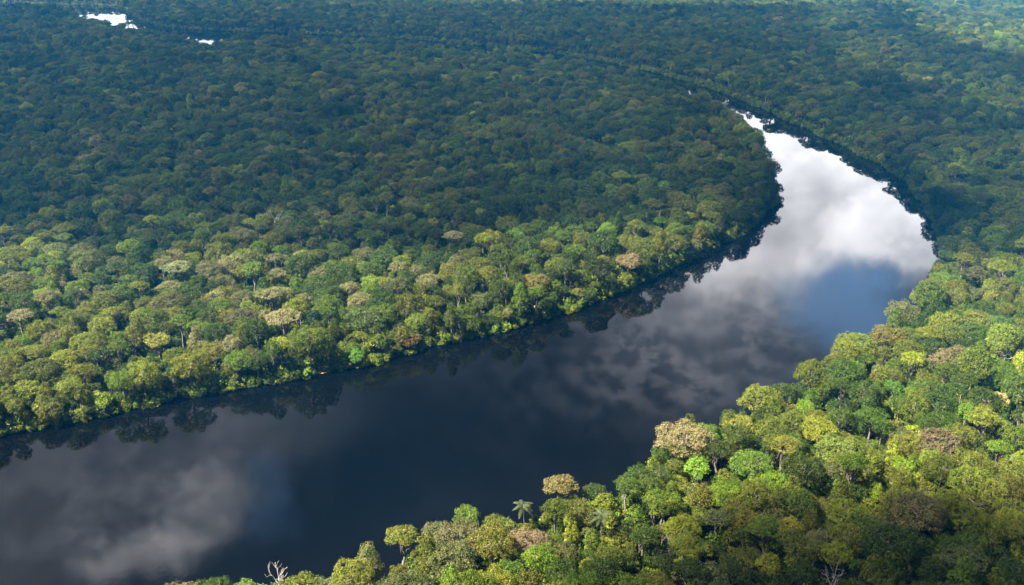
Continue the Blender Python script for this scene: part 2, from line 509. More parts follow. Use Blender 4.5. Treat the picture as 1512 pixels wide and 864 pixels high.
# ------------------------------------------------------------------ where trees stand
# the trees one can pick out by eye: (u, v of the crown's middle, form, scale, colour word, own albedo or None, short name)
LANDMARK = [  # last but one: short name by which neighbours refer to it; last: its label
    (1012, 636, 2, 1.18, "pale tan", (.215, .195, .085), "tan twin dome", "pale tan tree with two humped domes at the edge of the near bank"),
    (1110, 682, 0, .86, "lime green", (.095, .165, .02), "smooth green dome", "smooth bright green domed tree inland of the pale tan humped tree"),
    (1412, 530, 0, 1.12, "dull grey-green", (.155, .14, .06), "huge khaki dome", "huge khaki dome-topped tree, widest crown of the right bank"),
    (1310, 490, 1, 1.08, "yellow-green", (.15, .135, .03), "golden olive dome", "golden olive domed tree at the water's edge on the right bank"),
    (1030, 684, 8, 1.1, "lime green", (.13, .25, .02), "lime ball tree", "ball-shaped lime tree directly below the pale tan humped tree"),
    (1168, 776, 8, .9, "yellow-green", (.30, .30, .03), "lemon crown", "lemon-yellow tree crown glowing among shaded dark trees of the near bank"),
    (1136, 832, 8, .95, "yellow-green", (.24, .27, .02), "yellow-lime crown", "yellow-lime tree crown close to the lower edge, below the lemon-yellow one"),
    (1297, 724, 9, 1.1, "lime green", (.19, .28, .01), "glowing lime crown", "small glowing lime tree crown alone among olive trees of the near bank"),
    (1335, 688, 6, .95, "lime green", (.14, .22, .015), "rounded lime crown", "rounded lime tree left of the pinkish brown domed tree"),
    (1385, 652, 0, .95, "brown-tinged", (.150, .130, .068), "pinkish dome", "pinkish brown dome-topped tree on the right bank"),
    (1360, 752, 12, 1.1, "olive green", (.13, .125, .045), "pale olive billow", "large pale olive billowing tree in front of the pinkish brown dome"),
    (825, 712, 5, 1.0, "olive green", (.17, .155, .05), "umbrella tree", "tan umbrella-shaped tree standing out against the dark water"),
    (675, 790, 2, 1.05, "olive green", (.11, .11, .04), "olive mound", "big olive mound-shaped tree at the dark water on the near bank"),
    (778, 800, 0, .82, "pale tan", (.19, .15, .075), "salmon dome", "salmon-tan domed tree on the near bank below the umbrella-shaped tree"),
    (1320, 570, 6, .9, "lime green", (.075, .17, .02), "leaf-green crown", "fresh leaf-green rounded tree left of the huge khaki dome"),
    (1478, 478, 5, 1.0, "mid green", (.07, .14, .03), "green table tree", "fresh green table-topped tree behind the huge khaki dome"),
    (365, 852, 8, 1.05, "lime green", (.12, .19, .03), "lime bushy tree", "lime bushy tree at the bottom edge left of a white leafless tree"),
    (262, 864, 13, 1.0, "olive green", (.13, .12, .05), "half-cut olive dome", "brownish olive dome cut off by the bottom edge"),
    (520, 516, 14, .9, "lime green", (.09, .21, .02), "vivid lime tree", "vivid lime tree leaning over the water on the far shore"),
    (597, 492, 14, 1.0, "brown-tinged", (.16, .115, .035), "rusty gold dome", "rusty gold domed tree on the far shore near the water"),
    (540, 462, 2, 1.1, "mid green", (.075, .115, .03), "wide green billow", "wide mid-green billowing tree behind the vivid lime tree"),
    (402, 436, 4, 1.0, "pale tan", (.19, .195, .085), "upper cream umbrella", "cream umbrella-shaped tree, upper of two standing one behind the other"),
    (418, 470, 4, 1.1, "pale tan", (.21, .205, .09), "lower cream umbrella", "cream umbrella-shaped tree, lower of two standing one behind the other"),
    (668, 353, 4, .85, "pale tan", (.30, .295, .15), "lone cream umbrella", "brightest cream umbrella-shaped tree, alone at the edge of the cloud shade"),
    (935, 382, 1, 1.0, "pale tan", (.2, .165, .08), "beige dome", "beige domed tree on the far shore before the river bends"),
    (463, 466, 11, 1.35, "dark green", (.018, .042, .016), "blackish spire", "blackish green cone-shaped tree beside the cream umbrella-shaped trees"),
    (232, 498, 13, 1.05, "yellow-green", (.20, .22, .03), "yellow tree", "yellow-topped rounded tree in the sunlit forest left of the cream umbrellas"),
    (260, 400, 4, 1.05, "yellow-green", (.19, .22, .09), "pale green umbrella", "pale green umbrella-shaped tree just in front of the cloud shade"),
    (82, 622, 15, 1.0, "olive green", (.10, .11, .018), "mustard tree", "mustard green low tree leaning far out over the water"),
    (790, 412, 1, 1.0, "yellow-green", (.16, .145, .035), "golden crown", "golden crowned tree above the far shore left of the beige dome"),
    (30, 470, 5, 1.0, "pale tan", (.2, .2, .1), "cream edge tree", "cream flat tree in sunlit forest by the left edge"),
    (358, 468, 0, .85, "olive green", (.085, .085, .033), "dark olive dome", "dark olive domed tree left of the lower cream umbrella-shaped tree"),
    (1440, 400, 1, .95, "olive green", (.09, .095, .03), "outer bend dome", "olive domed tree on the outer bank just below the cloud shade"),
    (1092, 622, 3, .95, "yellow-green", (.2, .22, .03), "yellow-green tuft", "yellow-green tufted tree right of the pale tan humped tree"),
    (1240, 660, 2, .95, "yellow-green", (.13, .18, .03), "yellow-green billow", "large yellow-green billowing tree right of the smooth bright green dome"),
]
T = dict(x=[], y=[], f=[], s=[], c=[], col=[], lm=[])
LM_GROW, LM_SQUASH = 1.25, .84

def put(x, y, f, s, ci, col, lm=-1):
    T["x"].append(x); T["y"].append(y); T["f"].append(f); T["s"].append(s); T["c"].append(ci); T["col"].append(col); T["lm"].append(lm)

CELL = 26.0
grid = {}
def clear(x, y, R, k):
    gx, gy = int(x // CELL), int(y // CELL)
    for i in (gx - 1, gx, gx + 1):
        for j in (gy - 1, gy, gy + 1):
            for (qx, qy, qr) in grid.get((i, j), ()):
                m = k * (R + qr)
                if (x - qx) ** 2 + (y - qy) ** 2 < m * m:
                    return False
    return True
def occupy(x, y, R):
    grid.setdefault((int(x // CELL), int(y // CELL)), []).append((x, y, R))

for li, (u, v, f, s, cw, col, _, _l) in enumerate(LANDMARK):
    s *= LM_GROW
    zc = (F_H[f] * s - F_R[f] * s * .35) * LM_SQUASH
    x, y = at(u, v, zc + 1.0)
    for _k in range(24):          # no tree stands in the water: step inland
        d0 = float(bank_sdf([x], [y])[0])
        if d0 > F_R[f] * s * .3 + .8:
            break
        g_ = np.array([float(bank_sdf([x + 2], [y])[0]) - d0, float(bank_sdf([x], [y + 2])[0]) - d0])
        g_ = g_ / (np.hypot(*g_) + 1e-6)
        x, y = x + g_[0] * 1.2, y + g_[1] * 1.2
    put(x, y, f, s, WORD[cw], col or PALETTE[WORD[cw]][1], li)
    occupy(x, y, F_R[f] * s)

Y0, Y1 = 215.0, 3500.0
def candidates(n):
    y = np.sqrt(rng.uniform(Y0 ** 2, Y1 ** 2, n))
    hw = .55 * (y + 110) + 60
    x = rng.uniform(-1, 1, n) * hw
    return x, y

# palms and bare trees (u, v, height); they keep a clear spot
PALM = [(775, 748, 23, "dark feathery palm at the water's edge left of the umbrella-shaped tree", 1),
        (888, 765, 22, "palm with drooping fronds inland of the umbrella-shaped tree", 4)]
BARE = [(408, 843, 23, "white leafless tree at the bottom edge beside the lime bushy tree", 5, 1.0, .8),
        (1484, 522, 25, "white branching dead tree right of the huge khaki dome", 6, 1.2, .7),
        (405, 322, 30, "tall pale leafless tree in the shaded forest above the cream umbrella-shaped trees", 7, 1.3, .9),
        (1228, 852, 25, "thin grey leafless tree at the lower edge of the near bank", 10, 1.0, .6)]
for u, v, h, *_ in PALM + BARE:
    x, y = at(u, v, h * .93)
    occupy(x, y, 2.6)

PASSES = [  # forms, how many tries, overlap, scale range, strip along the bank only
    ([7, 7, 3, 12, 13, 6, 2], 90000, .60, (.95, 1.22), 9.0),
    ([14, 15, 15, 16, 8, 15], 200000, .44, (.75, 1.25), 13.0),
    ([0, 2, 4, 10, 12], 22000, .78, (.82, 1.15), 0),
    ([1, 2, 3, 5, 12, 13, 10, 0], 60000, .70, (.8, 1.15), 0),
    ([3, 6, 7, 13, 8], 110000, .64, (.78, 1.15), 0),
    ([8, 9, 11, 6, 15], 140000, .60, (.75, 1.15), 0),
]
for forms, n, k, (s0, s1), strip in PASSES:
    xs, ys = candidates(n)
    ds = bank_sdf(xs, ys)
    if strip:
        kk = (ds > 0) & (ds < strip) & (ys < 1180) & (side(xs, ys) < 0)
        xs, ys, ds = xs[kk], ys[kk], ds[kk]
        n = len(xs)
    ff = rng.choice(forms, n); ss = rng.uniform(s0, s1, n)
    cc = rng.choice(len(PALETTE), n, p=P_SHARE)
    patch = vnoise(xs, ys, 55, 21)
    gap_ = vnoise(xs, ys, 26, 33)
    tract = vnoise(xs, ys, 300, 35)
    jit = rng.normal(size=(n, 3)) * .05
    for i in range(n):
        R = F_R[ff[i]] * ss[i]
        if not strip and gap_[i] < .05 and R > 4.2:
            continue
        if ds[i] < R * (.25 if strip else .45) + .5:
            continue
        if not clear(xs[i], ys[i], R, k):
            continue
        occupy(xs[i], ys[i], R)
        ci = int(cc[i])
        if patch[i] > .62 and ci < 2:
            ci = 3
        elif patch[i] < .3 and ci in (4, 5):
            ci = 1
        col = P_COL[ci] * np.exp(jit[i] * (1, .8, 1.2) + rng.normal() * .2 + (tract[i] - .5) * .35)
        pu, pv_, _d = project(xs[i], ys[i], 22.0)
        if ((pu - 320) / 330) ** 2 + ((pv_ - 430) / 75) ** 2 < 1 and rng.random() < .13:
            ci = WORD["pale tan"]
            col = np.array((.165, .172, .065)) * math.exp(rng.normal() * .15)
        put(xs[i], ys[i], int(ff[i]), float(ss[i]), ci, tuple(col))

n_canopy = len(T["x"])
grid = {}
xs, ys = candidates(160000)
kk = ys < 1150
xs, ys = xs[kk], ys[kk]
ds = bank_sdf(xs, ys)
for x, y, d_ in zip(xs, ys, ds):
    f = int(rng.choice([14, 15, 15, 16, 9]))
    sc_ = float(rng.uniform(.75, 1.15)); R = F_R[f] * sc_
    if d_ > R * .6 + 1 and clear(x, y, R, .62):
        occupy(x, y, R)
        ci = int(rng.choice([0, 1, 1, 2, 3, 5]))
        put(x, y, f, sc_, ci, tuple(P_COL[ci] * math.exp(rng.normal() * .2)))
X = np.array(T["x"]); Y = np.array(T["y"]); Fm = np.array(T["f"]); Sc = np.array(T["s"]); CI = np.array(T["c"]); LM = np.array(T["lm"])
COLR = np.array([tuple(c) for c in T["col"]])
# a tree standing before one of the picked-out ones is a low one
D_ = project(X, Y, 12.0)[2]
targets = [(X[i], Y[i], F_H[Fm[i]] * Sc[i] * .6, F_R[Fm[i]] * Sc[i] * .8, i) for i in range(len(X)) if LM[i] >= 0]
targets += [(*at(u, v, h * .93), h * .7, 3.0, -1) for u, v, h, *_ in PALM + BARE]
for tx, ty, th, tr_, ti in targets:
    tu, tv, td = project(tx, ty, th)
    u_, v_, d_ = project(X, Y, F_H[Fm] * Sc)
    for j in np.where((np.abs(u_ - tu) < FPX * (tr_ + .6 * F_R[Fm] * Sc) / td) & (d_ < td + 1) & (d_ > td - 70) & (v_ < tv))[0]:
        if LM[j] < 0 and j != ti:
            Fm[j] = 15 if F_R[Fm[j]] > 5 else 16
            Sc[j] = 1.0 + .3 * (j % 5) / 5
Z = land_z(X, Y, np.maximum(bank_sdf(X, Y), 1.0)) - .2
ROT = rng.uniform(0, 2 * math.pi, len(X))
SZ = np.where(LM >= 0, LM_SQUASH, np.clip(1 + rng.normal(size=len(X)) * .10 + (vnoise(X, Y, 75, 61) - .5) * .35 + (rng.random(len(X)) < .02) * .3, .72, 1.5))
_wet = (bank_sdf(X, Y) < 14) & (Y < 900) & (LM < 0)
SZ[_wet] = np.minimum(SZ[_wet], 1.04)
AX = np.exp(rng.normal(size=len(X)) * .09)
NT = len(X)

# which of them show largest: a coarse picture of crowns by distance
bw, bh = 756, 432
ident = np.full((bh, bw), -1, np.int32); near = np.full((bh, bw), 1e9)
Rr = F_R[Fm] * Sc; Hh = F_H[Fm] * Sc * SZ
U, V, D = project(X, Y, Z + Hh - Rr * .4)
order = np.where(D < 1250)[0]
for i in order:
    ru, rv = FPX * Rr[i] / D[i] / 2, FPX * Rr[i] * .62 / D[i] / 2
    cu, cv_ = U[i] / 2, V[i] / 2
    a0, a1, b0, b1 = int(cu - ru), int(cu + ru) + 1, int(cv_ - rv), int(cv_ + rv) + 1
    a0, b0, a1, b1 = max(a0, 0), max(b0, 0), min(a1, bw), min(b1, bh)
    if a0 >= a1 or b0 >= b1:
        continue
    vv, uu = np.mgrid[b0:b1, a0:a1]
    e = ((uu - cu) / ru) ** 2 + ((vv - cv_) / rv) ** 2
    dd = D[i] - Rr[i] * np.sqrt(np.clip(1 - e, 0, 1))
    m = (e < 1) & (dd < near[b0:b1, a0:a1])
    near[b0:b1, a0:a1][m] = dd[m]; ident[b0:b1, a0:a1][m] = i
shown = np.bincount(ident[ident >= 0], minlength=NT)
full = math.pi * (FPX * Rr / D / 2) ** 2 * .62
score = np.where(shown > .3 * full, shown, shown * .5).astype(float)
score[n_canopy:] = 0
score[LM >= 0] = 1e9
N_SINGLE = 300
single = np.argsort(-score)[:N_SINGLE]
is_single = np.zeros(NT, bool); is_single[single] = True

# ------------------------------------------------------------------ labels
NUM = ["", "one", "two", "three", "four", "five", "six", "seven", "eight", "nine", "ten"]
def crowns(n, first):
    return NUM[n] + ((" crown" if n == 1 else " crowns") if first else "")
lm_idx = [i for i in range(NT) if LM[i] >= 0]
used_labels = set()
def label_for(i):
    if LM[i] >= 0:
        return LANDMARK[LM[i]][7]
    form = FORMS[Fm[i]][0]
    size = "large " if Rr[i] > 8.2 else ("small " if Rr[i] < 4.6 and not form.startswith("small") else "")
    head = f"{size}{PALETTE[CI[i]][0]} {form} tree"
    opts = []
    for j in lm_idx:
        dia = .5 * (FPX * Rr[i] / D[i] + FPX * Rr[j] / D[j]) * 1.6
        dx, dy = (U[i] - U[j]) / dia, (V[i] - V[j]) / (dia * .7)
        opts.append((math.hypot(dx, dy * .8), j, dx, dy))
    opts.sort()
    for dist, j, dx, dy in opts[:9]:
        nx, ny = int(round(abs(dx))), int(round(abs(dy)))
        if max(nx, ny) > 10:
            continue
        name = LANDMARK[LM[j]][6]
        if not nx and not ny:
            where = "touching the " + name
        elif not ny:
            where = f"{crowns(nx, 1)} {'right' if dx > 0 else 'left'} of the {name}"
        elif not nx:
            where = f"{crowns(ny, 1)} {'in front of' if dy > 0 else 'behind'} the {name}"
        else:
            where = f"{crowns(nx, 1)} {'right' if dx > 0 else 'left'}, {crowns(ny, 0)} {'in front of' if dy > 0 else 'behind'} the {name}"
        for h in (head, head.replace("large ", "").replace("small ", "")):
            lab = f"{h}, {where}"
            if len(lab.split()) <= 16 and lab not in used_labels:
                return lab
    print("label not settled", head)
    return head

# ------------------------------------------------------------------ individual trees
for i in single:
    e = bpy.data.objects.new("broadleaf_tree", None)
    e.empty_display_size = 1.0
    COL.objects.link(e)
    e.location = (X[i], Y[i], Z[i])
    e.rotation_euler = (0, 0, ROT[i])
    e.scale = (Sc[i] * AX[i], Sc[i] / AX[i], Sc[i] * SZ[i])
    lab = label_for(i)
    used_labels.add(lab)
    e["label"] = lab; e["category"] = "tree"; e["group"] = "rainforest trees along the river"
    c = link("crown", crown_mesh[Fm[i]], e)
    c["tint"] = [float(v) for v in COLR[i]]
    link("trunk", trunk_mesh[Fm[i]], e)

# ------------------------------------------------------------------ the rest of the forest: one object
def instancer(name, pts, attrs, objs):
    me = bpy.data.meshes.new(name)
    me.vertices.add(len(pts)); me.vertices.foreach_set("co", np.asarray(pts, np.float32).ravel())
    for nm, (typ, field, arr) in attrs.items():
        a = me.attributes.new(nm, typ, 'POINT')
        a.data.foreach_set(field, np.asarray(arr, np.float32 if typ != 'INT' else np.int32).ravel())
    o = link(name, me)
    ng = bpy.data.node_groups.new(name, 'GeometryNodeTree')
    ng.interface.new_socket(name="Geometry", in_out='INPUT', socket_type='NodeSocketGeometry')
    ng.interface.new_socket(name="Geometry", in_out='OUTPUT', socket_type='NodeSocketGeometry')
    ns, L = ng.nodes, ng.links
    gi, go = ns.new("NodeGroupInput"), ns.new("NodeGroupOutput")
    join = ns.new("GeometryNodeJoinGeometry")
    def named(nm, typ):
        n = ns.new("GeometryNodeInputNamedAttribute"); n.data_type = typ; n.inputs[0].default_value = nm
        return n.outputs[0]
    idx, rot, scl = named("form", 'INT'), named("rot", 'FLOAT_VECTOR'), named("scl", 'FLOAT_VECTOR')
    for k, ob in enumerate(objs):
        oi = ns.new("GeometryNodeObjectInfo"); oi.inputs["Object"].default_value = ob
        oi.inputs["As Instance"].default_value = True
        cmp_ = ns.new("FunctionNodeCompare"); cmp_.data_type = 'INT'; cmp_.operation = 'EQUAL'
        L.new(idx, cmp_.inputs[2]); cmp_.inputs[3].default_value = k
        ip = ns.new("GeometryNodeInstanceOnPoints")
        L.new(gi.outputs[0], ip.inputs["Points"]); L.new(cmp_.outputs[0], ip.inputs["Selection"])
        L.new(oi.outputs["Geometry"], ip.inputs["Instance"])
        L.new(rot, ip.inputs["Rotation"]); L.new(scl, ip.inputs["Scale"])
        L.new(ip.outputs[0], join.inputs[0])
    L.new(join.outputs[0], go.inputs[0])
    md = o.modifiers.new("scatter", 'NODES'); md.node_group = ng
    return o

rest = np.where(~is_single)[0]
zero = np.zeros(len(rest))
tilt = rng.normal(size=(len(rest), 2)) * .05
forest = instancer("rainforest", np.stack([X[rest], Y[rest], Z[rest]], 1), {
    "form": ('INT', "value", Fm[rest]),
    "rot": ('FLOAT_VECTOR', "vector", np.stack([tilt[:, 0], tilt[:, 1], ROT[rest]], 1)),
    "scl": ('FLOAT_VECTOR', "vector", np.stack([Sc[rest] * AX[rest], Sc[rest] / AX[rest], Sc[rest] * SZ[rest]], 1)),
    "tint": ('FLOAT_COLOR', "color", np.hstack([COLR[rest], np.ones((len(rest), 1))])),
}, whole_obj)
forest["kind"] = "stuff"
forest["label"] = "dense unbroken rainforest canopy stretching far beyond the river"

# ------------------------------------------------------------------ undergrowth along the banks and under the trees
shrub_objs = []
for k in range(3):
    r = np.random.default_rng(300 + k)
    lobes = []
    for j in range(9):
        a = r.uniform(0, 6.28); q = r.uniform(0, 1.9)
        lr = r.uniform(.8, 1.5)
        lobes.append((np.array([math.cos(a) * q, math.sin(a) * q, lr * .6 + r.uniform(0, 2.2)]), np.array([lr, lr, lr * .8])))
    v, q, lv = foliage(lobes, r, spacing=.75, per=7, size=.5)
    shrub_objs.append(bpy.data.objects.new("shrub", mesh_from("shrub", v, q, [M_LEAF], lv)))
bx, by = [], []
for bank in (chaikin(left_bank), chaikin(near_bank), chaikin(far_bank)):
    for a, b in zip(bank[:-1], bank[1:]):
        l = np.linalg.norm(b - a)
        n = max(1, int(l / .5))
        if a[1] > 2400:
            n = max(1, n // 3)
        t = rng.random(n)
        p = a + (b - a) * t[:, None] + rng.normal(size=(n, 2)) * 6.5
        bx += list(p[:, 0]); by += list(p[:, 1])
bx, by = np.array(bx), np.array(by)
d = bank_sdf(bx, by)
ok = (d > -1.6) & (d < 14) & (np.abs(bx) < .6 * (by + 110) + 90) & (by > 160)
bx, by, d = bx[ok], by[ok], d[ok]
# a sparse shrub layer on the forest floor nearby
fx, fy = candidates(110000)
kk = fy < 1000
fx, fy = fx[kk], fy[kk]
fd = bank_sdf(fx, fy)
kk = fd > 6
fx, fy, fd = fx[kk], fy[kk], fd[kk]
ux, uy, ud = np.concatenate([bx, fx]), np.concatenate([by, fy]), np.concatenate([d, fd])
uz = land_z(ux, uy, np.maximum(ud, .3)) - .4
n = len(ux)
pc = rng.choice([1, 2, 2, 3, 5, 5, 6], n)
ucol = P_COL[pc] * np.exp(rng.normal(size=(n, 1)) * .2)
us = rng.uniform(.7, 1.7, n) * np.where(ud < 2, .8, np.where(ud > 8, 1.35, 1.1))
under = instancer("undergrowth", np.stack([ux, uy, uz], 1), {
    "form": ('INT', "value", rng.integers(0, 3, n)),
    "rot": ('FLOAT_VECTOR', "vector", np.stack([np.zeros(n), np.zeros(n), rng.uniform(0, 6.28, n)], 1)),
    "scl": ('FLOAT_VECTOR', "vector", np.stack([us, us, us * rng.uniform(.7, 1.4, n)], 1)),
    "tint": ('FLOAT_COLOR', "color", np.hstack([ucol, np.ones((n, 1))])),
}, shrub_objs)
under["kind"] = "stuff"
under["label"] = "tangled shrubs and creepers spilling over the riverbanks"

# ------------------------------------------------------------------ palms and bare trees
def palm(u, v, h, label, seed):
    r = np.random.default_rng(seed)
    x, y = at(u, v, h)
    z = float(land_z(np.array([x]), np.array([y]))[0])
    e = bpy.data.objects.new("palm_tree", None); COL.objects.link(e)
    e.location = (x, y, max(z, .3) - .3); e.rotation_euler = (0, 0, r.uniform(0, 6.28))
    e["label"] = label; e["category"] = "palm tree"; e["group"] = "palms among the trees"
    stem = bent((0, 0, -.5), (r.uniform(-.8, .8), r.uniform(-.8, .8), h), r, 9, .012)
    tv, tf = tube(stem, np.linspace(.26, .15, 9), 8)
    link("trunk", tri_safe("trunk", tv, tf, M_BARK), e)
    tip = stem[-1]
    nf = 16
    for k in range(nf):
        a = k * 2.4 + r.uniform(-.2, .2)
        lift = .95 - 1.15 * (k / nf) + r.uniform(-.1, .1)
        ln = r.uniform(4.6, 6.2)
        t = np.linspace(0, 1, 15)
        hx = np.array([math.cos(a), math.sin(a), 0.])
        rachis = tip + np.outer(t * ln * math.cos(lift * .8), hx) + np.outer(ln * (t * math.sin(lift) - .62 * t * t), (0, 0, 1))
        side = np.cross(hx, (0, 0, 1))
        Vv, Qq = [], []
        for i in range(len(t) - 1):
            wdt = 1.05 * math.sin(math.pi * (.12 + .85 * t[i]))
            for sgn in (-1, 1):
                for m in (0., .5):
                    p0 = rachis[i] * (1 - m) + rachis[i + 1] * m
                    p1 = rachis[i] * (1 - m - .35) + rachis[i + 1] * (m + .35)
                    out = p0 + sgn * side * wdt + hx * .35 - np.array([0, 0, wdt * .45 + r.uniform(0, .15)])
                    b = len(Vv)
                    Vv += [p0, p1, out + hx * .1, out]
                    Qq.append((b, b + 1, b + 2, b + 3))
        f = link("frond", mesh_from("frond", Vv, Qq, [M_LEAF], r.uniform(.2, .8, len(Qq))), e)
        f["tint"] = [.07, .095, .035]

def bare_tree(u, v, h, label, seed, spread=1.0, thick=1.0):
    r = np.random.default_rng(seed)
    x, y = at(u, v, h * .88)
    z = float(land_z(np.array([x]), np.array([y]))[0])
    e = bpy.data.objects.new("bare_tree", None); COL.objects.link(e)
    e.location = (x, y, max(z, .3) - .3)
    e["label"] = label; e["category"] = "bare tree"; e["group"] = "leafless trees standing in the forest"
    fork = np.array([r.uniform(-.6, .6), r.uniform(-.6, .6), h * .62])
    stem = bent((0, 0, -.5), fork, r, 7, .02)
    tv, tf = tube(stem, np.linspace(.42, .27, 7) * thick, 8)
    link("trunk", tri_safe("trunk", tv, tf, M_BARE), e)
    for k in range(6):
        a = k * 1.1 + r.uniform(-.3, .3)
        q = h * .2 * spread * r.uniform(.6, 1.2)
        end = fork + np.array([math.cos(a) * q, math.sin(a) * q, h * .38 * r.uniform(.55, 1.0)])
        main = bent(fork - np.array([0, 0, r.uniform(0, h * .1)]), end, r, 6, .09)
        parts = [tube(main, np.linspace(.2, .07, 6) * thick, 6)]
        for j in range(4):
            s = main[r.integers(2, 5)]
            t_ = s + unit(r.normal(size=3) + np.array([math.cos(a), math.sin(a), .9])) * h * r.uniform(.08, .16)
            parts.append(tube(bent(s, t_, r, 4, .1), np.linspace(.09, .035, 4) * thick, 5))
        bv, bf = join_tubes(parts)
        link("branch", tri_safe("branch", bv, bf, M_BARE), e)

for u, v, h, lab, sd_ in PALM:
    palm(u, v, h, lab, sd_)
for u, v, h, lab, sd_, spr, thk in BARE:
    bare_tree(u, v, h, lab, sd_, spr, thk)

# ------------------------------------------------------------------ ground and water
def axis(a, b, step, far):
    core = np.arange(a, b + 1, step)
    return np.concatenate([[-far if a < 0 else a - 400, ], core, [far]])
gx = np.concatenate([[-5600, -3800], np.arange(-2500, 2501, 8.0), [3800, 5600]])
gy = np.concatenate([[-1200, -400], np.arange(80, 3901, 8.0), [4700, 5800]])
GX, GY = np.meshgrid(gx, gy)
dd = bank_sdf(GX, GY)
GZ = land_z(GX, GY, dd)
nx_, ny_ = len(gx), len(gy)
ii = np.arange(nx_ * ny_).reshape(ny_, nx_)
q = np.stack([ii[:-1, :-1], ii[:-1, 1:], ii[1:, 1:], ii[1:, :-1]], -1).reshape(-1, 4)
gm = mesh_from("ground", np.stack([GX, GY, GZ], -1).reshape(-1, 3), q, [ground_material()], smooth=True)
clay = np.zeros(GX.shape)
for u, v, rr in ((1352, 408, 9), (485, 550, 4.5), (250, 597, 3.5)):
    px, py = at(u, v, 1.0)
    clay = np.maximum(clay, np.clip(1.6 - np.hypot(GX - px, (GY - py) * .6) / rr, 0, 1))
a = gm.attributes.new("clay", 'FLOAT', 'POINT'); a.data.foreach_set("value", clay.astype(np.float32).ravel())
g = link("ground", gm); g["kind"] = "structure"
wx0, wx1, wy0, wy1 = -5500, 5500, -1150, 5700
wm = mesh_from("river", [(wx0, wy0, 0), (wx1, wy0, 0), (wx1, wy1, 0), (wx0, wy1, 0)], [(0, 1, 2, 3)], [water_material()])
w = link("river", wm); w["kind"] = "structure"

# ------------------------------------------------------------------ sun, sky
SUN_EL, SUN_H = math.radians(52), unit(np.array([-.93, -.37]))
sun_dir = np.array([SUN_H[0] * math.cos(SUN_EL), SUN_H[1] * math.cos(SUN_EL), math.sin(SUN_EL)])
sd = bpy.data.lights.new("sun", 'SUN'); sd.energy = 5.0; sd.angle = math.radians(.53); sd.color = (1, .93, .80)
so = bpy.data.objects.new("sun", sd); COL.objects.link(so)
so.rotation_euler = Vector(sun_dir).to_track_quat('Z', 'Y').to_euler()
so.location = (0, 0, 3000)

wd = bpy.data.worlds.new("World"); S.world = wd; wd.use_nodes = True
ns, L = wd.node_tree.nodes, wd.node_tree.links
ns.clear()
wo = N(ns, "ShaderNodeOutputWorld")
sky = N(ns, "ShaderNodeTexSky", sky_type='NISHITA')
sky.dust_density = .3
sky.sun_disc = False; sky.sun_elevation = SUN_EL; sky.sun_rotation = math.atan2(SUN_H[0], SUN_H[1])
bg = N(ns, "ShaderNodeBackground"); bg.inputs[1].default_value = .05
L.new(sky.outputs[0], bg.inputs[0])
tc = N(ns, "ShaderNodeTexCoord")
sep = N(ns, "ShaderNodeSeparateXYZ"); L.new(tc.outputs["Generated"], sep.inputs[0])
def M(op, a, b=None, c=None):
    n = N(ns, "ShaderNodeMath", operation=op)
    for k, v in enumerate((a, b, c)):
        if v is None:
            continue
        if isinstance(v, (int, float)):
            n.inputs[k].default_value = v
        else:
            L.new(v, n.inputs[k])
    return n.outputs[0]
az = M('ARCTAN2', sep.outputs[0], sep.outputs[1])
el = M('ARCSINE', sep.outputs[2])
cmb = N(ns, "ShaderNodeCombineXYZ"); L.new(az, cmb.inputs[0]); L.new(el, cmb.inputs[1])
warp = N(ns, "ShaderNodeTexNoise"); warp.inputs["Scale"].default_value = 9; warp.inputs["Detail"].default_value = 6; warp.inputs["Roughness"].default_value = .6
L.new(cmb.outputs[0], warp.inputs["Vector"])
wsub = N(ns, "ShaderNodeVectorMath", operation='SUBTRACT'); L.new(warp.outputs["Color"], wsub.inputs[0]); wsub.inputs[1].default_value = (.5, .5, .5)
wscl = N(ns, "ShaderNodeVectorMath", operation='SCALE'); L.new(wsub.outputs[0], wscl.inputs[0]); wscl.inputs["Scale"].default_value = .13
warp2 = N(ns, "ShaderNodeTexNoise"); warp2.inputs["Scale"].default_value = 34; warp2.inputs["Detail"].default_value = 7; warp2.inputs["Roughness"].default_value = .62
L.new(cmb.outputs[0], warp2.inputs["Vector"])
ws2 = N(ns, "ShaderNodeVectorMath", operation='SUBTRACT'); L.new(warp2.outputs["Color"], ws2.inputs[0]); ws2.inputs[1].default_value = (.5, .5, .5)
wc2 = N(ns, "ShaderNodeVectorMath", operation='SCALE'); L.new(ws2.outputs[0], wc2.inputs[0]); wc2.inputs["Scale"].default_value = .055
wa2 = N(ns, "ShaderNodeVectorMath", operation='ADD'); L.new(wscl.outputs[0], wa2.inputs[0]); L.new(wc2.outputs[0], wa2.inputs[1])
wadd = N(ns, "ShaderNodeVectorMath", operation='ADD'); L.new(cmb.outputs[0], wadd.inputs[0]); L.new(wa2.outputs[0], wadd.inputs[1])
wsep = N(ns, "ShaderNodeSeparateXYZ"); L.new(wadd.outputs[0], wsep.inputs[0])
def sky_at(u, v):
    a, b = (u - W0 / 2) / FPX, (H0 / 2 - v) / FPX
    d = unit(np.array([a, cp + b * sp, sp - b * cp]))
    return math.atan2(d[0], d[1]), math.asin(d[2])
